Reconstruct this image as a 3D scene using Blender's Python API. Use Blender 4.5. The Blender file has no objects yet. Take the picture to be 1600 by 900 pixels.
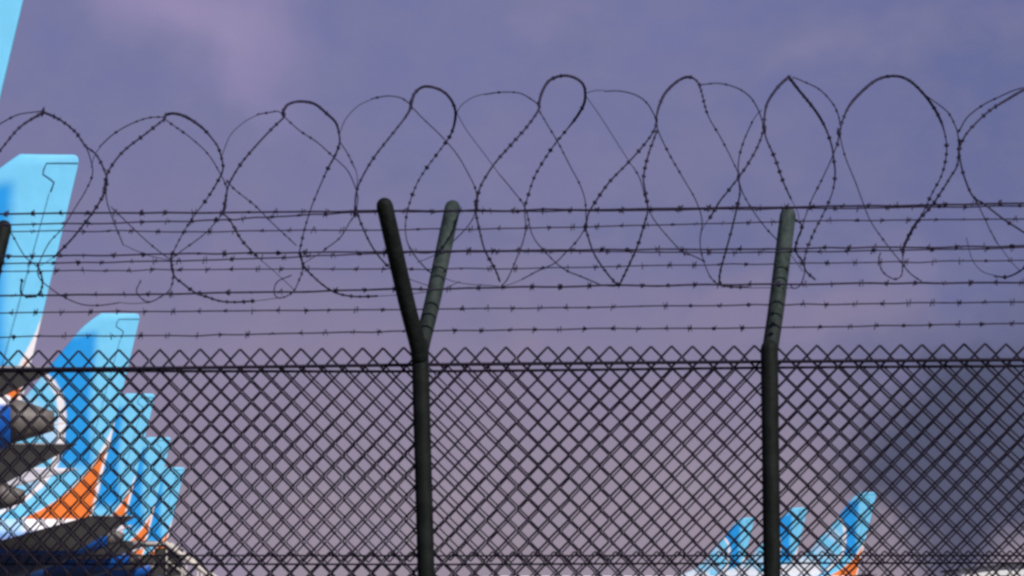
import bpy, math, random
from mathutils import Vector, Matrix
random.seed(7)
C = bpy.context.scene.collection
S = bpy.context.scene

# ------------------------------------------------------------------ camera
F = 6000.0            # focal length in pixels of a 1600 px wide frame
EYE = 1.65
HORIZON = 960.0       # image row of the horizon (below the frame)
cam = bpy.data.cameras.new('camera')
cam.sensor_width = 36.0
cam.lens = F / 1600 * 36.0
cam.shift_y = (HORIZON - 450) / 1600
cam.clip_start = 0.1
cam.clip_end = 20000
co = bpy.data.objects.new('camera', cam)
C.objects.link(co)
co.location = (0, 0, EYE)
co.rotation_euler = (math.radians(90), 0, 0)
S.camera = co
S.cycles.pixel_filter_type = 'BLACKMAN_HARRIS'
S.cycles.filter_width = 2.9
S.view_settings.view_transform = 'Standard'
S.view_settings.look = 'None'
S.view_settings.gamma = 1
S.view_settings.exposure = 0
S.view_settings.use_curve_mapping = False

def lin(r, g, b):
    f = lambda c: (c / 255 / 12.92) if c <= 10 else ((c / 255 + .055) / 1.055) ** 2.4
    return (f(r), f(g), f(b), 1)

# ------------------------------------------------------------------ sun and sky
SUN = Vector((.50, -.58, .64)).normalized()      # towards the sun: behind the camera, to the right
elev = math.asin(SUN.z)
azim = math.atan2(SUN.x, SUN.y)
sl = bpy.data.lights.new('sun', 'SUN')
sl.energy = 4.6
sl.angle = math.radians(.5)
sl.color = (1, .955, .90)
so = bpy.data.objects.new('sun', sl)
C.objects.link(so)
so.rotation_euler = SUN.to_track_quat('Z', 'Y').to_euler()

W = bpy.data.worlds.new('World')
S.world = W
W.use_nodes = True
nt = W.node_tree
nt.nodes.clear()
def N(t, **k):
    n = nt.nodes.new(t)
    for a, v in k.items(): setattr(n, a, v)
    return n
def L(a, b): nt.links.new(a, b)
def M(op, a, b=None, c=None):
    n = N('ShaderNodeMath', operation=op)
    for i, v in enumerate((a, b, c)):
        if v is None: continue
        if isinstance(v, (int, float)): n.inputs[i].default_value = v
        else: L(v, n.inputs[i])
    return n.outputs[0]
def smooth(v, lo, hi, a=0.0, b=1.0):
    n = N('ShaderNodeMapRange', interpolation_type='SMOOTHSTEP')
    L(v, n.inputs[0])
    n.inputs[1].default_value = lo; n.inputs[2].default_value = hi
    n.inputs[3].default_value = a; n.inputs[4].default_value = b
    return n.outputs[0]
def mix(f, a, b):
    n = N('ShaderNodeMix', data_type='RGBA')
    if isinstance(f, (int, float)): n.inputs[0].default_value = f
    else: L(f, n.inputs[0])
    for s, v in ((6, a), (7, b)):
        if isinstance(v, tuple): n.inputs[s].default_value = v
        else: L(v, n.inputs[s])
    return n.outputs[2]
tc = N('ShaderNodeTexCoord')
def sky_noise(scale, detail, stretch=(1, 1, 1), off=(0, 0, 0), rough=.5):
    mp = N('ShaderNodeMapping')
    L(tc.outputs['Generated'], mp.inputs[0])
    mp.inputs['Scale'].default_value = stretch
    mp.inputs['Location'].default_value = off
    n = N('ShaderNodeTexNoise')
    n.inputs['Scale'].default_value = scale
    n.inputs['Detail'].default_value = detail
    n.inputs['Roughness'].default_value = rough
    L(mp.outputs[0], n.inputs['Vector'])
    return n.outputs['Fac']
sep = N('ShaderNodeSeparateXYZ')
L(tc.outputs['Generated'], sep.inputs[0])
DX, DY, DZ = sep.outputs
w1 = M('SUBTRACT', sky_noise(26, 3, off=(3.1, .4, 1.7), rough=.4), .5)
w2 = M('SUBTRACT', sky_noise(34, 4, off=(7.7, 2.4, 5.2)), .5)
xw = M('MULTIPLY_ADD', w1, .055, DX)
zw = M('MULTIPLY_ADD', w2, .045, DZ)
ramp = N('ShaderNodeValToRGB')
L(zw, ramp.inputs[0])
cr = ramp.color_ramp
stops = [(0, (156, 143, 158)), (.030, (153, 140, 159)), (.062, (138, 127, 158)), (.095, (123, 119, 160)), (.15, (115, 117, 163)), (1, (112, 115, 157))]
while len(cr.elements) < len(stops): cr.elements.new(.5)
for e, (p, c) in zip(cr.elements, stops):
    e.position = p; e.color = lin(*c)
col = ramp.outputs[0]
# soft blue breaks in the cloud cover and pinkish lighter billows
blue = smooth(sky_noise(15, 3, (1, 1, 1.6), (1.3, .2, 4.4)), .50, .72)
blue = M('MULTIPLY', blue, smooth(DZ, .045, .10))
col = mix(M('MULTIPLY', blue, .62), col, lin(97, 106, 152))
right = smooth(xw, .02, .13)
right = M('MULTIPLY', right, smooth(DZ, .03, .08))
col = mix(M('MULTIPLY', right, .75), col, lin(97, 104, 152))
pink = smooth(sky_noise(20, 4, (1, 1, 1.5), (9.2, 5.1, .3)), .52, .75)
col = mix(M('MULTIPLY', pink, .40), col, lin(150, 138, 172))
def blob(cx, cz, a, b, rot=0.0, lo=.55, hi=1.15):
    x = M('SUBTRACT', xw, cx); z = M('SUBTRACT', zw, cz)
    c, s = math.cos(rot), math.sin(rot)
    u = M('ADD', M('MULTIPLY', x, c / a), M('MULTIPLY', z, s / a))
    v = M('ADD', M('MULTIPLY', x, -s / b), M('MULTIPLY', z, c / b))
    d = M('SQRT', M('ADD', M('MULTIPLY', u, u), M('MULTIPLY', v, v)))
    front = M('GREATER_THAN', DY, 0)
    return M('MULTIPLY', smooth(d, lo, hi, 1, 0), front)
col = mix(M('MULTIPLY', blob(-.078, .153, .036, .018, -.5, .1, 1.25), .75), col, lin(160, 145, 186))
mott = smooth(sky_noise(70, 5, (1, 1, 1.4), (2.2, 8.1, 6.3), .6), .35, .65)
col = mix(M('MULTIPLY', mott, .16), col, lin(140, 134, 158))
col = mix(M('MULTIPLY', blob(.098, .0765, .022, .013, .3), .45), col, lin(140, 130, 160))
col = mix(M('MULTIPLY', blob(.072, .077, .04, .010), .5), col, lin(140, 128, 160))
col = mix(M('MULTIPLY', blob(.140, .052, .060, .034, .3, .3, 1.3), .60), col, lin(88, 90, 126))
col = mix(M('MULTIPLY', blob(.1195, .0365, .043, .030, .2, .62, 1.06), .92), col, lin(75, 79, 108))
ns = N('ShaderNodeTexSky', sky_type='NISHITA')
ns.sun_disc = False
ns.sun_elevation = elev
ns.sun_rotation = azim
bg1 = N('ShaderNodeBackground'); bg1.inputs[1].default_value = .05
L(ns.outputs[0], bg1.inputs[0])
bg2 = N('ShaderNodeBackground'); bg2.inputs[1].default_value = 1.0
L(col, bg2.inputs[0])
mx = N('ShaderNodeMixShader'); mx.inputs[0].default_value = .94    # nearly closed cloud cover
L(bg1.outputs[0], mx.inputs[1]); L(bg2.outputs[0], mx.inputs[2])
wo = N('ShaderNodeOutputWorld')
L(mx.outputs[0], wo.inputs[0])

# ------------------------------------------------------------------ helpers
class MB:
    def __init__(s): s.v = []; s.f = []; s.c = None
    def tube(s, pts, r, n=6, cap=True, dome=False):
        pts = [Vector(p) for p in pts]
        rs = r if isinstance(r, (list, tuple)) else [r] * len(pts)
        if dome:
            d0 = (pts[-1] - pts[-2]).normalized(); R = rs[-1]
            rs = list(rs)
            for k in (30, 55, 75):
                a = math.radians(k)
                pts.append(pts[len(pts) - 1] if False else pts[-1] * 0 + base_end(pts, d0, R, a, k)); rs.append(R * math.cos(a))
        ref = None; rings = []
        for i, p in enumerate(pts):
            a = pts[max(i - 1, 0)]; b = pts[min(i + 1, len(pts) - 1)]
            t = (b - a).normalized()
            if ref is None:
                ref = Vector((0, 1, 0)) if abs(t.y) < .9 else Vector((0, 0, 1))
            ref = (ref - t * ref.dot(t)).normalized()
            o = t.cross(ref)
            base = len(s.v)
            for k in range(n):
                an = 2 * math.pi * k / n
                s.v.append(p + (ref * math.cos(an) + o * math.sin(an)) * rs[i])
            rings.append(base)
        for a, b in zip(rings, rings[1:]):
            for k in range(n):
                s.f.append((a + k, a + (k + 1) % n, b + (k + 1) % n, b + k))
        if cap:
            s.f.append(tuple(range(rings[0], rings[0] + n))[::-1])
            s.f.append(tuple(range(rings[-1], rings[-1] + n)))
    def octa(s, p, t, half, rad, ang=0.0):
        p = Vector(p); t = Vector(t).normalized()
        r = Vector((0, 1, 0)) if abs(t.y) < .9 else Vector((0, 0, 1))
        r = (r - t * r.dot(t)).normalized(); o = t.cross(r)
        b = len(s.v)
        s.v.append(p - t * half); s.v.append(p + t * half)
        for k in range(4):
            an = ang + math.pi / 2 * k
            rr = rad if k % 2 == 0 else rad * .45
            s.v.append(p + (r * math.cos(an) + o * math.sin(an)) * rr)
        for k in range(4):
            s.f.append((b, b + 2 + (k + 1) % 4, b + 2 + k)); s.f.append((b + 1, b + 2 + k, b + 2 + (k + 1) % 4))
    def box(s, c, d, rz=0.0):
        b = len(s.v); c = Vector(c)
        for x in (-.5, .5):
            for y in (-.5, .5):
                for z in (-.5, .5):
                    q = Vector((x * d[0], y * d[1], z * d[2])); q.rotate(Matrix.Rotation(rz, 3, 'Z'))
                    s.v.append(c + q)
        for f in ((0, 1, 3, 2), (4, 6, 7, 5), (0, 4, 5, 1), (2, 3, 7, 6), (0, 2, 6, 4), (1, 5, 7, 3)):
            s.f.append(tuple(b + i for i in f))
    def prism(s, prof, y0, y1):
        """profile in x,z extruded along y"""
        b = len(s.v); n = len(prof)
        for y in (y0, y1):
            for x, z in prof: s.v.append(Vector((x, y, z)))
        for k in range(n):
            s.f.append((b + k, b + (k + 1) % n, b + n + (k + 1) % n, b + n + k))
        s.f.append(tuple(range(b, b + n))[::-1]); s.f.append(tuple(range(b + n, b + 2 * n)))
    def mesh(s, name, mat, smooth=True):
        m = bpy.data.meshes.new(name)
        m.from_pydata([tuple(v) for v in s.v], [], s.f)
        m.materials.append(mat)
        if smooth:
            m.shade_smooth()
        if s.c:
            at = m.color_attributes.new('livery', 'FLOAT_COLOR', 'POINT')
            flat = []
            for c in s.c: flat += [c[0], c[1], c[2], 1]
            at.data.foreach_set('color', flat)
        m.update()
        return m
    def build(s, name, mat, parent=None, smooth=True):
        return link(name, s.mesh(name, mat, smooth), parent)
def base_end(pts, d0, R, a, k):
    prev = {30: 0, 55: math.sin(math.radians(30)), 75: math.sin(math.radians(55))}[k]
    return pts[-1] + d0 * R * (math.sin(a) - prev)
def link(name, me, parent=None):
    o = bpy.data.objects.new(name, me); C.objects.link(o)
    if parent: o.parent = parent
    return o
def thing(name, label, cat, loc=(0, 0, 0), rz=0, group=None):
    o = bpy.data.objects.new(name, None); C.objects.link(o)
    o.empty_display_size = .2
    o.location = loc; o.rotation_euler = (0, 0, rz)
    o['label'] = label; o['category'] = cat
    if group: o['group'] = group
    return o
def catmull(p, n=6):
    p = [Vector(q) for q in p]
    q = [p[0] * 2 - p[1]] + p + [p[-1] * 2 - p[-2]]
    out = []
    for i in range(1, len(q) - 2):
        a, b, c, d = q[i - 1:i + 3]
        for k in range(n):
            t = k / n
            out.append(.5 * (2 * b + (c - a) * t + (2 * a - 5 * b + 4 * c - d) * t * t + (3 * b - 3 * c + d - a) * t ** 3))
    out.append(p[-1])
    return out

def material(name, color, rough=.5, metal=0.0, var=.0, scale=8.0, color2=None, bump=0.0, attr=None, spec=.5, coat=0.0):
    m = bpy.data.materials.new(name); m.use_nodes = True
    t = m.node_tree; b = t.nodes['Principled BSDF']
    b.inputs['Roughness'].default_value = rough
    b.inputs['Metallic'].default_value = metal
    b.inputs['Specular IOR Level'].default_value = spec
    b.inputs['Coat Weight'].default_value = coat
    tcn = t.nodes.new('ShaderNodeTexCoord')
    nz = t.nodes.new('ShaderNodeTexNoise'); nz.inputs['Scale'].default_value = scale; nz.inputs['Detail'].default_value = 6
    t.links.new(tcn.outputs['Object'], nz.inputs['Vector'])
    rp = t.nodes.new('ShaderNodeValToRGB')
    rp.color_ramp.elements[0].position = .36; rp.color_ramp.elements[1].position = .66
    t.links.new(nz.outputs['Fac'], rp.inputs[0])
    if attr:
        at = t.nodes.new('ShaderNodeAttribute'); at.attribute_name = attr
        rp.color_ramp.elements[0].color = (1 - var,) * 3 + (1,); rp.color_ramp.elements[1].color = (1, 1, 1, 1)
        mm = t.nodes.new('ShaderNodeMix'); mm.data_type = 'RGBA'; mm.blend_type = 'MULTIPLY'; mm.inputs[0].default_value = 1
        t.links.new(at.outputs['Color'], mm.inputs[6]); t.links.new(rp.outputs[0], mm.inputs[7])
        t.links.new(mm.outputs[2], b.inputs['Base Color'])
    else:
        c2 = color2 or tuple(c * (1 - var) for c in color)
        rp.color_ramp.elements[0].color = tuple(c2) + (1,); rp.color_ramp.elements[1].color = tuple(color) + (1,)
        t.links.new(rp.outputs[0], b.inputs['Base Color'])
    if bump:
        bp = t.nodes.new('ShaderNodeBump'); bp.inputs['Strength'].default_value = bump; bp.inputs['Distance'].default_value = .02
        t.links.new(nz.outputs['Fac'], bp.inputs['Height']); t.links.new(bp.outputs[0], b.inputs['Normal'])
    return m
MT = dict(
    post=material('post_paint', (.0075, .0105, .0095), .7, 0, .6, 14, bump=.3, spec=.15),
    arm=material('weathered_arm_paint', (.038, .052, .050), .75, 0, 0, 30, color2=(.014, .026, .023), bump=.4, spec=.25),
    shaded_arm=material('shaded_arm_paint', (.008, .011, .010), .7, 0, .5, 22, bump=.4, spec=.15),  # darker copy of the arm paint, shade of the near arms in its colour
    link=material('mesh_wire_coating', (.019, .014, .028), .7, 0, .4, 40, spec=.12),
    barb=material('barbed_wire_steel', (.032, .024, .052), .7, .0, .4, 60, spec=.15),
    razor=material('razor_wire_steel', (.026, .020, .046), .7, .0, .4, 60, spec=.15),
    livery=material('aircraft_livery_paint', (1, 1, 1), .42, 0, .07, 2.5, attr='livery', spec=.35),
    belly=material('aircraft_grey_paint', (.22, .20, .20), .5, 0, .25, 3, spec=.3),
    metal=material('exhaust_metal', (.13, .115, .105), .6, .1, .12, 1.2),
    tyre=material('tyre_rubber', (.02, .02, .02), .9, 0, .2, 10),
    gap=material('rudder_gap_dark', (.05, .17, .30), .8, 0, .4, 4),  # dark tone for the strip that stands in for the rudder gap
    cream=material('stair_cream_paint', (.58, .53, .47), .6, 0, .25, 6),
    red=material('stair_red_paint', (.52, .06, .06), .5, 0, .3, 6),
    dark=material('stair_dark_steel', (.03, .028, .024), .7, 0, .3, 9),
    white=material('building_white_cladding', (.78, .77, .76), .6, 0, .12, 1.5),
    roof=material('building_slate_roof', (.06, .06, .075), .8, 0, .3, 2),
    glass=material('building_dark_glass', (.02, .022, .028), .15, 0, .2, 3),
    apron=material('apron_concrete', (.15, .145, .14), .9, 0, .25, .25, bump=.2),
    grass=material('verge_grass_soil', (.06, .075, .03), .95, 0, .4, 2, color2=(.09, .08, .05), bump=.5),
)

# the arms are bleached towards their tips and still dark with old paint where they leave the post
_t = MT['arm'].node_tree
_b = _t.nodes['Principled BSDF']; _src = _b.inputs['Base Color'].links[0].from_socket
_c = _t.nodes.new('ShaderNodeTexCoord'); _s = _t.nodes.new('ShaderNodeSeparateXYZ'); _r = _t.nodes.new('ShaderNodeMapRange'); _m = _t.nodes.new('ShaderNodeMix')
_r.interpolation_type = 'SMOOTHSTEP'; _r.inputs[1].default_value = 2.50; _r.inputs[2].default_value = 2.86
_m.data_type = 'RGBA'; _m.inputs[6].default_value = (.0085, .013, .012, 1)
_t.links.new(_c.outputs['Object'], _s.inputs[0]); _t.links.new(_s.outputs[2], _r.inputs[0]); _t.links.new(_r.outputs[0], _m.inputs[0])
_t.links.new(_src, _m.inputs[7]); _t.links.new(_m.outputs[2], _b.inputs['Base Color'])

# ------------------------------------------------------------------ ground
def sheet(name, x0, x1, y0, y1, z, mat):
    b = MB()
    b.v = [Vector((x0, y0, z)), Vector((x1, y0, z)), Vector((x1, y1, z)), Vector((x0, y1, z))]; b.f = [(0, 1, 2, 3)]
    o = b.build(name, mat, None, False); o['kind'] = 'structure'
    return o
sheet('grass_verge', -9000, 9000, -9000, 9000, -.004, MT['grass'])
sheet('apron', -800, 800, 26, 900, 0, MT['apron'])

# ------------------------------------------------------------------ fence frame: local x along the fence, y away, z up
D = F / 460.0
SL = -.094
nx_ = Vector((-SL, 1)).normalized()                 # points away from the camera
dx_ = Vector((1, SL)).normalized()
fence_rz = math.atan2(dx_.y, dx_.x)
def FP(px, py, w=0.0):
    a = (px - 800) / F
    t = (w + D * nx_.y) / (a * nx_.x + nx_.y)
    X, Y = a * t, t - D
    return Vector((X * dx_.x + Y * dx_.y, X * nx_.x + Y * nx_.y, EYE + t * (HORIZON - py) / F))
fence = thing('security_fence', 'dark double chain link fence on posts with forked arms and many strands of barbed wire', 'fence', (0, D, 0), fence_rz)

# mesh, front layer: each woven wire is one piece
def strand(w, h, rows, phase, r, weave):
    b = MB(); pts = []
    for j in range(rows):
        x = 0 if (j + phase) % 2 == 0 else w / 2
        z = -j * h / 2
        y = weave * (1 if (j + phase) % 2 == 0 else -1)
        if 0 < j < rows - 1:
            up = .22
            xo = (w / 2 - x)
            pts.append((x + (xo - x) * .07, y, z + h / 2 * .10)); pts.append((x + (xo - x) * .07, y, z - h / 2 * .10))
        else: pts.append((x, y, z))
    b.tube(pts, r, 4)
    return b
PW, PH = 32.4 / 460, 33.7 / 460
R_LINK = .0038
peak = FP(694.7, 543.5, .037)
rowsF = int(peak.z / (PH / 2))
mesh_r = strand(PW, PH, rowsF, 0, R_LINK, .004).mesh('mesh_wire', MT['link'])   # starts at its left edge
mesh_l = strand(PW, PH, rowsF, 1, R_LINK, .004).mesh('mesh_wire', MT['link'])   # starts at its right edge
u0, u1 = FP(-110, 600).x, FP(1710, 600).x
k0 = int((u0 - peak.x) / (PW / 2)) - 1; k1 = int((u1 - peak.x) / (PW / 2)) + 1
for k in range(k0, k1):
    o = link('mesh_wire', mesh_r if k % 2 == 0 else mesh_l, fence)
    o.location = (peak.x + k * PW / 2 + random.gauss(0, .0006), .037, peak.z + random.gauss(0, .0012))
    o.rotation_euler = (0, random.gauss(0, .0006), 0)
# rear layer: the same mesh hung on the back of the posts, tensioned a little differently in every bay
top_px = 579.0
node = FP(300, 610)
n_u = peak.x + round((node.x - peak.x) / PW) * PW
up_rows = int((FP(300, 579).z - (peak.z - round((peak.z - node.z) / PH) * PH)) / (PH / 2))
top_row = round((peak.z - FP(300, 579).z) / (PH / 2))
top_b = peak.z - top_row * PH / 2
rowsB = int((top_b - FP(300, 888).z) / (PH / 2)) + 1
mb_r = strand(PW, PH, rowsB, top_row % 2, R_LINK * .70, .0035).mesh('mesh_wire', MT['link'])
mb_l = strand(PW, PH, rowsB, 1 - top_row % 2, R_LINK * .70, .0035).mesh('mesh_wire', MT['link'])
MPX = 1 / 460.0
def rear_offset(px):
    """phase offsets of the two wire directions at the top edge and their growth per image row"""
    if px < 656 or px > 1202:
        dx = max(0, px - 310) if px < 656 else px - 1250
        ox, oy = .175 * dx / 330, -.175 * dx / 330
        c = (-.11, -.09) if px < 656 else (.05, -.08)
        return .75 * ox + c[0], .75 * oy + c[1], .13 / 240, .13 / 240
    dx = px - 760
    a = .00105 * dx - .0013 * 141
    b = .3 * max(0, min(1, (830 - px) / 140))
    return .36 * (a + b) - .01, .36 * (a - b) - .06, .0005, .0005
for k in range(k0, k1):
    u = peak.x + k * PW / 2
    px = 800 + u * 460
    ox, oy, gx, gy = rear_offset(px)
    o = link('mesh_wire', mb_r if k % 2 == 0 else mb_l, fence)
    o.location = (u + ox * PW, .105, top_b - oy * PH)
    o.scale = (1, 1, 1 + gy * 33.7)
    o.rotation_euler = (0, -gx * 32.4, 0)
# rear layer below the overlap, joined in one part
low = MB(); zt = FP(700, 861).z; rows = int(zt / (PH / 2))
for ph in (0, 1):
    st = strand(PW, PH, rows, ph, R_LINK * .7, .003)
    for k in range(k0, k1):
        if k % 2 == ph:
            off = Vector((peak.x + .016 + k * PW / 2, .118, zt)); b0 = len(low.v)
            low.v += [v + off for v in st.v]; low.f += [tuple(i + b0 for i in f) for f in st.f]
lo = low.build('lower_mesh', MT['link'], fence); lo['kind'] = 'stuff'
lo['label'] = 'lower strip of mesh overlapping the rear layer'

# the same mesh where it runs on beyond the picture, joined
out = MB(); ka, kb = int((FP(-1446, 600).x - peak.x) / (PW / 2)), int((FP(2900, 600).x - peak.x) / (PW / 2))
for k in list(range(ka, k0)) + list(range(k1, kb)):
    for z0, y, r, n in ((peak.z, .037, R_LINK, rowsF), (top_b, .105, R_LINK * .70, int(top_b / (PH / 2)))):
        ph = (k % 2) if z0 == peak.z else (top_row + k) % 2
        st = strand(PW, PH, n, ph, r, .004); off = Vector((peak.x + k * PW / 2 + (.0 if y < .1 else .012), y, z0)); b0 = len(out.v)
        out.v += [v + off for v in st.v]; out.f += [tuple(i + b0 for i in f) for f in st.f]
oo = out.build('outer_mesh', MT['link'], fence); oo['kind'] = 'stuff'

def wire_part(name, pts, w, r, mat, n=5, sag=0.0):
    b = MB(); b.tube(catmull([FP(x, y, w) for x, y in pts], 8), r, n)
    return b.build(name, mat, fence)
for pts, w, r in (
    ([(-1460, 587), (0, 577), (340, 574), (700, 569.5), (1200, 565), (1600, 562), (2910, 552)], .028, .0062),
    ([(-1460, 584), (0, 580), (340, 580), (700, 580), (1200, 574.5), (1600, 572), (2910, 565)], .096, .0050),
    ([(-1460, 868), (300, 868), (700, 868.5), (1260, 868), (2910, 868)], .097, .0030),
    ([(-1460, 881), (300, 881.5), (700, 882), (1260, 880), (2910, 878)], .122, .0035)):
    wire_part('tension_wire', pts, w, r, MT['link'])

# barbed strands on the arms
WIRES = [
    ([(0, 334), (340, 332), (600, 329.5), (820, 328), (1220, 324), (1600, 318)], -.19, 1.25),
    ([(0, 352), (340, 344), (400, 340), (600, 331.5), (820, 330), (1220, 326), (1600, 321)], -.05, 1.0),
    ([(0, 362), (340, 361), (820, 356.5), (1220, 346.5), (1600, 342)], .20, .85),
    ([(0, 401), (340, 396), (820, 391), (1220, 388.5), (1600, 384)], -.13, 1.1),
    ([(0, 412), (340, 406), (600, 396), (820, 393), (1220, 394), (1600, 387)], .02, .95),
    ([(0, 424), (340, 421), (820, 419), (1220, 412), (1600, 407)], .14, .8),
    ([(0, 462), (340, 458), (820, 448.5), (1220, 444), (1600, 441)], -.08, 1.25),
    ([(0, 489), (340, 486), (820, 481), (1220, 476), (1600, 472)], .08, .9),
    ([(0, 526), (340, 524), (660, 517), (1220, 511.5), (1600, 505)], .04, .9)]
def resample(pts, step):
    out = []; acc = 0
    for a, b in zip(pts, pts[1:]):
        d = (b - a).length; t = (b - a).normalized()
        while acc < d:
            out.append((a + t * acc, t)); acc += step * random.uniform(.88, 1.12)
        acc -= d
    return out
for pts, w, k in WIRES:
    a, b = pts[0], pts[1]; c, d = pts[-2], pts[-1]
    g = (d[1] - a[1]) / 1600.0
    ext = [(-1460, a[1] - g * 1460), (-700, a[1] - g * 700)] + pts + [(2200, d[1] + g * 600), (2910, d[1] + g * 1310)]
    cur = catmull([FP(x, y, w) for x, y in ext], 10)
    # hand strung: tiny waves
    cur2 = []
    for i, p in enumerate(cur): cur2.append(p + Vector((0, 0, random.gauss(0, .0012))))
    m = MB(); m.tube(catmull(cur2, 3), .0027 * k, 5)
    wo_ = m.build('barbed_wire', MT['barb'], fence)
    bb = MB()
    for p, t in resample(cur2, .091):
        h = random.uniform(.009, .015)
        bb.octa(p, t, h, .0072 * k * random.uniform(.8, 1.3), random.uniform(0, 3))
        for s in (-1, 1):
            an = random.uniform(0, math.pi)
            e = Vector((random.uniform(-.25, .25), math.cos(an), math.sin(an))) * .013
            q = p + t * s * .005
            bb.tube([q - e, q + e], [.0010, .0024] if s > 0 else [.0024, .0010], 3)
    bo = bb.build('barb', MT['barb'], wo_, False); bo['kind'] = 'stuff'

# posts and arms
def post(base_px, arms, lean=0):
    x, y = base_px
    top = FP(x, y); bot = Vector((FP(x + lean, y).x, 0, 0))
    b = MB(); b.tube([bot, bot.lerp(top, .5), top], .0295, 16, True, True)
    p = b.build('fence_post', MT['post'], fence)
    for (ax, ay, w, mat) in arms:
        e = FP(ax, ay, w)
        st = top + Vector((0, .004 if w > 0 else -.004, -.05))
        q = st.lerp(e, .10); q.x = st.x + (e.x - st.x) * .05
        m = MB(); m.tube(catmull([st, q, st.lerp(e, .4), e], 5), .0275 if w > 0 else .0285, 16, True, True)
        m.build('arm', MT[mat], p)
post((656, 540), [(601, 322, -.20, 'shaded_arm'), (707, 325, .20, 'arm')], 32)
post((1202, 545), [(1231, 336, .20, 'arm')], 14)
post((-46, 545), [(6, 356, .20, 'shaded_arm'), (-100, 345, -.20, 'shaded_arm')], 20)
for x, y in ((1752, 541), (2330, 536), (2900, 530)):
    post((x, y), [(x + 40, y - 212, .20, 'arm'), (x - 42, y - 216, -.20, 'shaded_arm')], 8)
for x, y in ((-746, 551), (-1446, 558)):
    post((x, y), [(x + 52, y - 200, .20, 'shaded_arm'), (x - 54, y - 206, -.20, 'shaded_arm')], 20)

# ------------------------------------------------------------------ razor wire coil: strands traced on the surface of a cylinder lying in the forks
coil = thing('razor_wire_coil', 'stretched coil of dark razor wire lying along the top of the fence arms', 'razor wire', (0, D, 0), fence_rz)
def axis_y(px): return 325 - 41 * (px / 1600)
RC = 162.0
def on_coil(pts, side):
    top_i = min(range(len(pts)), key=lambda i: pts[i][1])
    out = []
    for i, (x, y) in enumerate(pts):
        q = max(0.0, 1 - ((y - axis_y(x)) / RC) ** 2)
        w = math.sqrt(q) * RC / 460 * .8
        if side == 'F': s = -1
        elif side in 'BT': s = 1
        else: s = -1 if i <= top_i else 1        # over the top, front to back
        out.append(FP(x, y, s * w))
    return out
# loops: list of (side, points)
A = [('F', [(-60, 300), (-30, 268), (0, 234), (31, 199), (67, 175)]),
     ('B', [(-20, 205), (0, 193), (27, 180), (51, 175), (67, 174)]),
     ('F', [(67, 175), (93, 187), (117, 206), (134, 228), (150, 241), (163, 267), (167, 284), (161, 306), (146, 329), (124, 358), (107, 378), (82, 402)]),
     ('B', [(134, 228), (140, 243), (143, 271), (134, 298), (117, 325), (97, 356), (76, 381), (60, 414), (62, 434), (80, 453), (101, 465), (128, 475), (156, 477), (185, 473)]),
     ('F', [(58, 414), (66, 438), (62, 457), (47, 465), (33, 457), (35, 438)]),
     ('B', [(10, 352), (23, 372), (38, 399), (58, 416)])]
B_ = [('F', [(161, 306), (167, 274), (179, 253), (197, 232), (228, 208), (257, 186)]),
      ('B', [(156, 230), (177, 210), (204, 193), (232, 183), (257, 182)]),
      ('A', [(257, 186), (261, 179), (274, 178), (294, 184), (317, 200), (333, 218), (341, 232), (348, 251), (348, 267), (337, 290), (321, 313), (302, 340), (286, 364), (272, 391), (267, 407), (271, 430), (265, 451), (253, 463), (234, 472), (220, 465), (214, 453), (220, 438)]),
      ('F', [(267, 407), (271, 430), (284, 442), (306, 458), (321, 463), (344, 470), (368, 472), (395, 470)]),
      ('B', [(257, 186), (267, 193), (298, 216), (325, 241), (344, 269), (354, 294), (352, 321), (348, 333), (325, 360), (306, 376), (284, 391), (267, 405)]),
      ('F', [(348, 333), (360, 344), (376, 372), (387, 387), (402, 402)]),
      ('B', [(166, 284), (167, 313), (177, 344), (193, 383)]),
      ('B', [(175, 325), (220, 368), (247, 391), (267, 407)])]
C_ = [('F', [(348, 333), (354, 305), (359, 286), (375, 258), (398, 229), (426, 200), (442, 182), (442, 173)]),
      ('B', [(405, 178), (420, 176), (433, 175), (442, 178)]),
      ('A', [(442, 178), (445, 170), (451, 163), (468, 158), (492, 163), (511, 177), (525, 192), (530, 208), (530, 223), (523, 243), (511, 266), (496, 301), (484, 328), (476, 356), (470, 383), (468, 398), (474, 416), (468, 437), (457, 457), (437, 465), (428, 457), (433, 441), (453, 430)]),
      ('F', [(470, 400), (476, 418), (496, 437), (515, 453), (534, 459), (558, 463), (590, 462)]),
      ('B', [(445, 184), (468, 204), (496, 223), (519, 243), (542, 266), (554, 290), (558, 309), (556, 332), (546, 348), (531, 371), (508, 390)]),
      ('B', [(531, 223), (543, 240), (555, 262)]),
      ('F', [(556, 325), (564, 348), (577, 379), (592, 400), (606, 416)]),
      ('B', [(356, 284), (367, 297), (398, 321), (426, 348), (464, 383)])]
D_ = [('F', [(555, 335), (557, 299), (569, 272), (588, 241), (616, 206), (637, 178), (642, 163)]),
      ('B', [(580, 155), (593, 152), (608, 150), (627, 153), (642, 163)]),
      ('A', [(642, 165), (647, 147), (662, 136), (682, 137), (697, 147), (708, 163), (711, 182), (705, 209), (686, 237), (666, 264), (653, 287), (641, 314), (634, 342), (635, 369), (643, 392), (662, 416), (676, 428)]),
      ('B', [(643, 167), (662, 186), (689, 213), (713, 241), (732, 272), (743, 295), (744, 315), (740, 338), (728, 357), (713, 373), (695, 390)]),
      ('F', [(744, 315), (744, 332), (750, 364), (758, 392), (772, 420), (781, 440)])]
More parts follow.
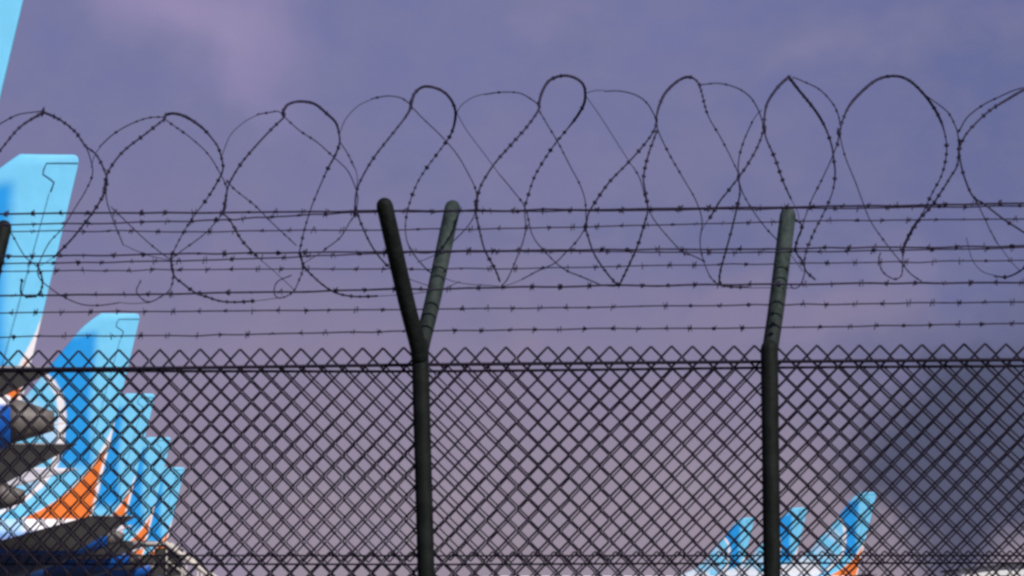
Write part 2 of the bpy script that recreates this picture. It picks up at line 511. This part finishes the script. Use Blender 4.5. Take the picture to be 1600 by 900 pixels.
E_ = [('F', [(744, 325), (746, 308), (752, 288), (772, 256), (800, 224), (824, 198), (842, 172), (842, 160)]),
      ('B', [(756, 147), (784, 144), (812, 146), (832, 156), (842, 164)]),
      ('A', [(842, 165), (846, 144), (858, 126), (878, 118), (896, 121), (910, 130), (915, 144), (913, 162), (902, 182), (886, 202), (870, 222), (852, 246), (836, 276), (824, 308), (820, 328), (822, 356), (816, 380), (804, 412), (792, 436), (780, 450)]),
      ('B', [(844, 176), (856, 196), (872, 224), (892, 260), (906, 286), (914, 312), (916, 340), (915, 354), (902, 376), (884, 396), (866, 412), (840, 424), (815, 437)]),
      ('F', [(915, 356), (926, 390), (938, 412), (956, 436), (967, 446)]),
      ('B', [(780, 272), (800, 296), (820, 325), (832, 368), (852, 394), (880, 420), (908, 432), (940, 446)])]
F_ = [('F', [(915, 354), (919, 334), (932, 312), (952, 284), (980, 256), (1004, 228), (1022, 204), (1026, 186)]),
      ('B', [(944, 142), (968, 142), (992, 148), (1012, 162), (1025, 184)]),
      ('A', [(1026, 186), (1030, 166), (1040, 144), (1060, 126), (1076, 120), (1090, 126), (1096, 142), (1106, 178), (1124, 212), (1140, 240), (1154, 272)]),
      ('F', [(1026, 206), (1014, 240), (1007, 276), (1008, 300), (1012, 328), (1006, 352), (996, 384), (980, 420), (967, 446)]),
      ('B', [(1026, 196), (1032, 212), (1048, 244), (1068, 280), (1088, 314), (1097, 345), (1093, 376), (1098, 402), (1110, 432), (1124, 446)]),
      ('B', [(988, 260), (1000, 280), (1010, 316), (1020, 340), (1040, 368), (1068, 394), (1080, 398), (1100, 408)])]
G_ = [('F', [(1110, 340), (1124, 314), (1140, 296), (1164, 264), (1182, 232), (1193, 204), (1194, 180), (1200, 160), (1216, 136), (1232, 121)]),
      ('B', [(1096, 132), (1124, 130), (1152, 138), (1172, 152), (1186, 172), (1193, 196)]),
      ('B', [(1174, 192), (1162, 220), (1154, 248), (1154, 276), (1160, 300), (1176, 328), (1196, 356), (1214, 374)]),
      ('F', [(1154, 276), (1156, 300), (1152, 324), (1142, 364), (1132, 400), (1124, 428), (1126, 444), (1140, 448), (1170, 449)]),
      ('F', [(1194, 206), (1198, 220), (1210, 248), (1224, 284), (1236, 312)]),
      ('A', [(1232, 121), (1248, 140), (1266, 162), (1280, 182), (1292, 204), (1300, 228), (1304, 252), (1305, 272), (1300, 300), (1288, 332), (1272, 364), (1260, 392), (1256, 412), (1257, 428), (1250, 446), (1240, 451), (1234, 444)]),
      ('B', [(1240, 122), (1256, 128), (1280, 140), (1300, 160), (1310, 180), (1312, 196)]),
      ('B', [(1310, 220), (1300, 248), (1284, 280), (1268, 312), (1258, 340), (1250, 368)]),
      ('F', [(1245, 345), (1253, 354), (1247, 374), (1243, 392), (1254, 408), (1260, 424), (1274, 436)])]
H_ = [('A', [(1309, 225), (1312, 208), (1316, 188), (1328, 164), (1348, 140), (1372, 124), (1398, 119), (1420, 126), (1440, 144), (1456, 164), (1468, 184), (1475, 204), (1479, 228), (1477, 252), (1470, 276), (1456, 304), (1440, 336), (1424, 364), (1412, 392), (1410, 416), (1408, 430), (1396, 436), (1380, 426), (1372, 408), (1376, 394)]),
      ('B', [(1312, 205), (1314, 220), (1322, 248), (1336, 284), (1346, 310), (1360, 345), (1384, 382), (1408, 410), (1422, 428), (1440, 440)]),
      ('B', [(1440, 144), (1456, 156), (1480, 176), (1494, 200), (1499, 220)]),
      ('F', [(1499, 220), (1496, 256), (1486, 276), (1468, 304), (1452, 326), (1432, 348), (1414, 382), (1411, 400)])]
I_ = [('F', [(1662, 126), (1630, 130), (1600, 140), (1576, 154), (1548, 172), (1524, 192), (1508, 212), (1500, 232), (1499, 248), (1506, 276), (1520, 306), (1540, 320), (1568, 342), (1600, 364), (1640, 392)]),
      ('B', [(1600, 138), (1584, 142), (1560, 152), (1536, 164), (1512, 182), (1499, 205)]),
      ('B', [(1520, 304), (1536, 336), (1548, 360), (1558, 380)]),
      ('F', [(1556, 432), (1576, 432), (1600, 420), (1622, 396), (1650, 356)])]
A += [('T', [(82, 402), (70, 410), (60, 415)]), ('T', [(185, 473), (205, 474), (234, 472)])]
B_ += [('T', [(156, 230), (147, 244), (143, 262)]), ('T', [(395, 470), (418, 468), (437, 465)]), ('T', [(193, 383), (228, 398), (267, 407)]), ('T', [(402, 402), (430, 425), (460, 452)])]
C_ += [('T', [(555, 262), (558, 278), (557, 300)]), ('T', [(405, 178), (382, 190), (360, 212), (346, 244)]), ('T', [(590, 462), (640, 460), (690, 452), (720, 440)]), ('T', [(508, 390), (490, 402), (474, 412)]), ('T', [(606, 416), (640, 436), (690, 452)])]
D_ += [('T', [(580, 155), (558, 166), (540, 186), (530, 210)]), ('T', [(695, 390), (672, 402), (652, 410)]), ('T', [(676, 428), (720, 443), (780, 447)])]
E_ += [('T', [(756, 147), (735, 154), (718, 168), (710, 190)]), ('T', [(815, 437), (800, 444), (781, 449)]), ('T', [(780, 272), (755, 240), (730, 205), (711, 172)]), ('T', [(940, 446), (956, 447), (967, 446)])]
F_ += [('T', [(944, 142), (930, 142), (915, 146)]), ('T', [(988, 260), (965, 225), (938, 182), (914, 148)])]
G_ += [('T', [(1110, 340), (1102, 350), (1096, 362)]), ('T', [(1174, 192), (1182, 180), (1190, 172)]), ('T', [(1236, 312), (1246, 330), (1250, 350)]), ('T', [(1214, 374), (1236, 398), (1254, 424)]), ('T', [(1170, 449), (1205, 450), (1240, 450)])]
I_ += [('F', [(1662, 126), (1670, 150), (1666, 195), (1657, 240)]), ('F', [(1640, 392), (1654, 340), (1657, 290), (1657, 246)]), ('T', [(1558, 380), (1580, 408), (1594, 424)]), ('T', [(1560, 432), (1535, 424), (1518, 404), (1510, 372)])]
CLIPS = [(167, 284), (267, 407), (352, 322), (257, 184), (442, 178), (470, 398), (556, 332), (642, 164), (744, 320), (842, 165), (820, 328), (915, 354), (1026, 190), (1154, 276), (1194, 200), (1311, 208), (1499, 224), (67, 175)]
LOOPS = [A, B_, C_, D_, E_, F_, G_, H_, I_]
shift = lambda lp, dx, dy: [(s, [(x + dx, y + dy) for x, y in p]) for s, p in lp]
LOOPS = [shift(q, -1560, 40) for q in (D_, E_, F_, G_, H_)] + LOOPS + [shift(q, 1490, -38) for q in (B_, C_, D_, E_, F_, G_)]
for lp in LOOPS:
    m = MB(); bb = MB()
    for side, pts in lp:
        jit = [(x + random.gauss(0, .5), y + random.gauss(0, .5)) for x, y in pts]
        cur = catmull(on_coil(jit, side), 6)
        n = len(cur)
        zr = FP(800, axis_y(800) - 118).z
        rs = []
        if side == 'T':
            m.tube(cur, .0013, 5)
            continue
        for q, p in enumerate(cur):
            front = side == 'F' or (side == 'A' and q < n * .45)
            base = .0031 if front else .0021
            if p.z > zr and front: base = .0048
            rs.append(base)
        for _ in range(6): rs = [(rs[max(0, q - 1)] + rs[q] + rs[min(n - 1, q + 1)]) / 3 for q in range(n)]
        m.tube(cur, rs, 6)
        for p, t in resample(cur, .0285):
            q = min(range(n), key=lambda g: (cur[g] - p).length_squared)
            front = side == 'F' or (side == 'A' and q < n * .75)
            if random.random() < (.92 if front else .6):
                bb.octa(p, t, .0105, (.0088 if front else .0052) * random.uniform(.75, 1.15), random.uniform(0, 3))
                if front: bb.octa(p, t, .008, .006, random.uniform(0, 3))
    lo = m.build('coil_loop', MT['razor'], coil)
    bo = bb.build('barb', MT['razor'], lo, False); bo['kind'] = 'stuff'

for x, y in CLIPS:
    p = on_coil([(x, y)], 'F')[0]
    m = MB(); t = Vector((random.uniform(-.3, .3), 0, 1))
    m.octa(p, t, .021, .0085, random.uniform(0, 3)); m.build('clip', MT['razor'], coil, False)

# ------------------------------------------------------------------ aircraft: local x towards the tail (0 at the fin tip), y away, z up
WHITE, LIGHT, BLUE, ORANGE, SHADED_NAVY, PALE = (.82, .79, .80), (.175, .585, .86), (.014, .31, .75), (.80, .19, .03), (.004, .022, .075), (.40, .62, .82)
TOPZ = 12.5
def fin_te(z): return -.235 * (TOPZ - z)
def fin_le(z):
    x = -1.72 - .80 * (TOPZ - z)
    if z > 11.7: x += .30 * ((z - 11.7) / .8) ** 2
    if z < 7.4: x -= .9 * (7.4 - z) ** 1.6
    return x
def interp(tab, z):
    if z >= tab[0][0]: return tab[0][1]
    for (a, b), (c, d) in zip(tab, tab[1:]):
        if z >= c: return b + (d - b) * (z - a) / (c - a)
    return tab[-1][1]
def lerp3(a, b, t):
    t = max(0, min(1, t)); t = t * t * (3 - 2 * t)
    return tuple(p + (q - p) * t for p, q in zip(a, b))
CURVE1 = [(10.45, -3.75), (10.1, -3.32), (9.5, -2.98), (8.8, -2.88), (7.86, -2.95), (7.2, -3.1), (6.7, -3.35), (6.2, -3.75), (5.65, -4.4), (5.2, -5.3), (4.8, -6.8), (4.2, -9)]
OR_TOP = [(8.75, -.86), (8.2, -1.08), (7.5, -1.45), (6.75, -1.95), (6.2, -2.5), (5.7, -3.1), (5.3, -3.8), (4.9, -4.8), (4.5, -6.2), (4.2, -8)]   # upper edge of white band
OR_IN = [(7.95, -1.09), (7.5, -1.36), (6.95, -1.72), (6.4, -2.2), (5.85, -2.85), (5.35, -3.65), (4.9, -4.65), (4.5, -5.7), (4.2, -6.8)]             # upper edge of orange
def livery(x, z):
    e = .035
    te = fin_te(z)
    c = lerp3(BLUE, LIGHT, (x + 1.70 + .12 * math.sin(z * .9)) / .42 + .5)
    c = lerp3(c, LIGHT, (7.3 - z) / .7)
    c = lerp3(c, LIGHT, (z - 11.55 - .25 * (x + 2)) / .4)
    d1 = x - interp(CURVE1, z)
    if z < 10.5:
        pale = lerp3(PALE, LIGHT, (math.sin(x * 2.1 + z * 2.9) + 1) / 2)
        pale = lerp3(pale, WHITE, (7.4 - z) / 2.0 if x < -5 else 0)
        c = lerp3(pale, c, d1 / e)
        wl = .125
        c = lerp3(WHITE, c, (abs(d1 - .08) - wl) / e)
    if z < 8.75:
        d2 = x - interp(OR_TOP, z)
        if d2 > -e: c = lerp3(c, WHITE, (d2 + e) / e)
    if z < 7.95:
        d3 = x - interp(OR_IN, z)
        if d3 > -e: c = lerp3(c, ORANGE, (d3 + e) / (e * 2))
        if x > te - .12: c = WHITE
    return c
def make_fin():
    b = MB(); b.c = []
    NS, NZ = 110, 170; Z0 = 4.25
    for j in range(NZ + 1):
        z = Z0 + (TOPZ - Z0) * (1 - (1 - j / NZ) ** 1.15)
        le, te = fin_le(z), fin_te(z)
        if z > TOPZ - .25:
            q = (z - TOPZ + .25) / .25; te -= .16 * (1 - math.sqrt(max(0, 1 - q * q)))
        th = .14 + .30 * (TOPZ - z) / 8
        if z > 12.2: th *= math.sqrt(max(.0, 1 - ((z - 12.2) / .3) ** 2)) + .02
        for k in range(2 * NS):
            s = k / NS if k <= NS else (2 * NS - k) / NS
            y = th * (s ** .55) * (1 - s) * 1.3 + .006
            if k == 0 or k == NS: y = 0
            y *= -1 if k < NS else 1
            x = le + (te - le) * s
            b.v.append(Vector((x, y, z))); b.c.append(livery(x, z))
    n = 2 * NS
    for j in range(NZ):
        for k in range(n):
            b.f.append((j * n + k, j * n + (k + 1) % n, (j + 1) * n + (k + 1) % n, (j + 1) * n + k))
    b.f.append(tuple(range(NZ * n, NZ * n + n)))
    return b.mesh('tail_fin', MT['livery'])
FIN = make_fin()
def make_gap_strip():  # added raised strip, draws the dark gap around the rudder
    b = MB()
    pts = [(-.06, 12.30), (-.45, 12.29), (-.80, 12.28), (-.87, 12.12), (-.88, 12.02), (-.72, 11.92), (-.62, 11.84), (-.70, 11.62)]
    for y in (-1, 1):
        q = [Vector((x, y * (.014 + .06 * min(1, abs(x - fin_te(z)) * 1.5) * .9), z)) for x, z in pts]
        b.tube(q, .020, 4)
        b.tube([Vector((-.72 - .30 * t * 4.4 * .9, y * (.095 + .05 * t), 11.6 - 4.4 * t)) for t in (0, .25, .5, .75, 1)], .006, 4)
    return b.mesh('rudder_gap_strip', MT['gap'])
GAP_STRIP = make_gap_strip()
def fus_color(x, z, tip):
    d = tip - x
    if d < 16:
        top = 5.1
        swoosh = 4.1 - .16 * max(0, d - 2.5)
        c = lerp3(SHADED_NAVY, (.004, .085, .38), (z - 3.5) / .9)  # navy belly, deepened with its shadow put into the paint colour
        c = lerp3(c, WHITE, (z - 4.62) / .08) if d < 3.6 else lerp3(c, PALE, (z - 4.3) / .5)
        return c if d < 12 else lerp3(c, WHITE, (d - 12) / 2)
    return WHITE
def make_fuselage(tip):
    b = MB(); b.c = []; n = 40
    xs = []; d = .62
    while d < 38.2:
        xs.append(d); d += .18 if d < 6 else .7
    nose = tip - 38.6
    for d in xs + [38.5]:
        x = tip - d
        top = min(5.1, 4.56 + .37 * d); bot = max(1.40, 4.28 - .345 * d)
        hw = min(1.88, .15 + .31 * d)
        dn = x - nose
        if dn < 6:
            q = math.sqrt(max(.0, 1 - (1 - dn / 6) ** 2)); cz = 2.75 + .5 * min(1, dn / 6)
            top = cz + (5.1 - cz) * q; bot = cz - (cz - 1.4) * q; hw *= q
        for k in range(n):
            a = 2 * math.pi * k / n
            z = (top + bot) / 2 + (top - bot) / 2 * math.sin(a)
            b.v.append(Vector((x, hw * math.cos(a), z))); b.c.append(fus_color(x, z, tip))
    m = len(xs) + 1
    for j in range(m - 1):
        for k in range(n):
            b.f.append((j * n + k, (j + 1) * n + k, (j + 1) * n + (k + 1) % n, j * n + (k + 1) % n))
    b.f.append(tuple(range(n))); b.f.append(tuple(range((m - 1) * n, m * n))[::-1])
    return b.mesh('fuselage', MT['livery'])
def make_cone(tip):
    b = MB(); b.tube([(tip - .66 + .66 * t, 0, 4.44 - .005 * t) for t in (0, .3, .7, 1)] + [(tip - .08, 0, 4.435)], [.345, .29, .205, .14, .11], 24)
    return b.mesh('exhaust_cone', MT['metal'])
def surface(name, root, tipc, mat, thick, n=14, top=None, under=None):
    """lifting surface between a root and a tip chord: (x_le, x_te, y, z)"""
    b = MB(); st = 8
    if top: b.c = []
    for j in range(st + 1):
        t = j / st
        le, te, y, z = [a + (c - a) * t for a, c in zip(root, tipc)]
        th = thick * (te - le) * (1 if j < st else .35)
        for k in range(2 * n):
            s = k / n if k <= n else (2 * n - k) / n
            h = th * (s ** .5) * (1 - s) * 1.5
            b.v.append(Vector((le + (te - le) * s, y, z + (h if k < n else -h))))
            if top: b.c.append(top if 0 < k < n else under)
    m = 2 * n
    for j in range(st):
        for k in range(m):
            b.f.append((j * m + k, j * m + (k + 1) % m, (j + 1) * m + (k + 1) % m, (j + 1) * m + k))
    b.f.append(tuple(range(m))); b.f.append(tuple(range(st * m, st * m + m))[::-1])
    return b.mesh(name, mat)
def make_tailplanes(dx, dz, dr=0):
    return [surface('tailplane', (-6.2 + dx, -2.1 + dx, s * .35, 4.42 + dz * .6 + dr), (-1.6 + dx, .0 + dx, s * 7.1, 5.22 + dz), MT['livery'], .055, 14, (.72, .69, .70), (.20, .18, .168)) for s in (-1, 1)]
WING = [surface('wing', (-25.0, -17.2, s * 1.2, 2.0), (-16.2, -14.6, s * 17.1, 3.55), MT['belly'], .07) for s in (-1, 1)]
def make_engine(s):
    b = MB(); y = s * 4.9
    b.tube([(-27.4, y, 1.35), (-27.0, y, 1.35), (-25.5, y, 1.35), (-23.8, y, 1.4), (-22.9, y, 1.45)], [.86, .98, 1.02, .80, .5], 24)
    b.box((-24.2, y, 2.25), (2.6, .3, .7))
    return b.mesh('engine', MT['belly'])
ENG = [make_engine(s) for s in (-1, 1)]
def make_gear():
    g = MB(); w = MB()
    for x, y, n in ((-19.8, -2.86, 2), (-19.8, 2.86, 2), (-35.2, 0, 2)):
        g.tube([(x, y, .5), (x, y, 2.0)], .11, 10)
        for k in (-1, 1):
            w.tube([(x, y + k * .25, .54), (x, y + k * .55, .54)], .54, 20)
    return g.mesh('landing_gear', MT['metal']), w.mesh('wheel', MT['tyre'])
GEAR, WHEEL = make_gear()

JETS = [  # fin tip trailing corner in the photograph, length of the fin above the horizon, tail cone end, label
    (88, -216, 1176, -.03, 'nearest jet, its blue fin running out of the top left corner'),
    (126, 242, 718, -1.30, 'jet whose pale blue fin tip stands behind the barbed wire at left'),
    (220, 490, 470, -.60, 'jet with large orange sweep below the blue of its tail fin'),
    (243, 615, 345, -.70, 'jet with blue fin wholly behind mesh, next behind the one with large orange sweep'),
    (268, 683, 277, -.70, 'jet with blue fin between two other fins, last but one of the left row'),
    (289, 730, 230, -.70, 'jet with smallest blue fin of the left row, beside the cream boarding stairs'),
    (1370, 769, 191, -.70, 'far jet with tallest blue fin right of the single leaning post, orange low on it'),
    (1262, 793, 167, -.70, 'far jet with blue fin just right of the single leaning post'),
    (1179, 809, 151, -.70, 'far jet with blue fin just left of the single leaning post')]
TRIM = {0: (.12, -.46), 1: (-.05, .14), 2: (-.20, -.20, -.38)}      # trim of each tailplane: along, up
for i, (px, py, H, cone, label) in enumerate(JETS):
    Y = F * (TOPZ - EYE) / H
    X = (px - 800) / F * Y
    t = thing('parked_jet', label, 'airplane', (X, Y, 0), math.radians(6.3 if i < 6 else -4), 'parked jets in two rows on the apron')
    f = link('fuselage', make_fuselage(cone), t)
    link('exhaust_cone', make_cone(cone), f)
    fn = link('tail_fin', FIN, t)
    link('rudder_gap_strip', GAP_STRIP, fn)
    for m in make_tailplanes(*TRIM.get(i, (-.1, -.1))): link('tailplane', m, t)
    for m in WING: link('wing', m, t)
    for m in ENG: link('engine', m, t)
    link('landing_gear', GEAR, t); link('wheel', WHEEL, t)

# ------------------------------------------------------------------ boarding stairs at the lower left
YS = 118.0
sc = F / YS
xs_ = (258 - 800) / sc
st = thing('boarding_stairs', 'cream mobile boarding stairs sloping down to the right below the small blue fins', 'boarding stairs', (xs_, YS, 0))
b = MB()
run, hgt = 3.3, 2.75
for y in (-.75, .75):
    b.prism([(0.25, hgt), (.0, hgt - .35), (run, .25), (run + .35, .25)], y - .03, y + .03)
b.build('stringer', MT['red'], st, False)
for k in range(12):
    q = MB(); tt = (k + .5) / 12
    q.box((.2 + run * tt, 0, hgt - (hgt - .3) * tt), (.3, 1.42, .04)); q.build('step', MT['dark'], st, False)
for y in (-.78, .78):
    q = MB(); q.tube([(-.9, y, hgt + 1.05), (.12, y, hgt + 1.05), (run + .2, y, 1.30), (run + .35, y, .9)], .075, 8); q.build('handrail', MT['cream'], st)
    q = MB(); q.tube([(.1, y, hgt + .55), (run + .2, y, .80)], .035, 8); q.build('handrail', MT['cream'], st)
    for k in range(8):
        tt = k / 7
        q = MB(); q.tube([(.1 + run * tt, y, hgt - (hgt - .3) * tt), (.12 + run * tt, y, hgt + 1.05 - (hgt - .25) * tt)], .032, 6)
        q.build('baluster', MT['cream'], st)
q = MB(); q.box((-.45, 0, hgt - .02), (.95, 1.5, .10)); q.build('platform', MT['dark'], st, False)
for y in (-.72, .72):
    q = MB(); q.box((.12, y, hgt + .50), (.75, .05, .85)); q.build('side_panel', MT['dark'], st, False)
q = MB(); q.box((.9, 0, .55), (3.4, 1.3, .28)); q.build('chassis', MT['red'], st, False)
for x in (-.5, 2.2):
    for y in (-.72, .72):
        q = MB(); q.tube([(x, y - .1, .32), (x, y + .1, .32)], .32, 16); q.build('wheel', MT['tyre'], st)
for x in (-.7, .2):
    q = MB(); q.tube([(x, 0, .6), (x, 0, hgt - .05)], .07, 8); q.build('support', MT['cream'], st)

# ------------------------------------------------------------------ low white terminal building at the lower right
YB = 330.0
sb = F / YB
xb = (1503 - 800) / sb
bd = thing('terminal_building', 'low white building with slate roof edge at the bottom right corner behind the mesh', 'building', (xb, YB, 0))
b = MB(); b.prism([(0, 0), (0, 5.38), (3.2, 5.78), (22, 6.7), (22, 0)], 0, 14); b.build('wall', MT['white'], bd, False)
b = MB(); b.prism([(-.25, 5.56), (3.2, 5.96), (22.2, 6.9), (22.2, 6.71), (3.2, 5.79), (-.25, 5.36)], -.35, 14.3); b.build('roof', MT['roof'], bd, False)
for k in range(9):
    b = MB(); b.box((1.35 + 2.25 * k, -.02, 3.9 + .09 * k), (1.0, .1, 2.0)); w = b.build('window', MT['glass'], bd, False)
    b = MB(); b.box((1.35 + 2.25 * k, -.06, 2.86 + .09 * k), (1.2, .14, .09)); b.build('sill', MT['white'], w, False)
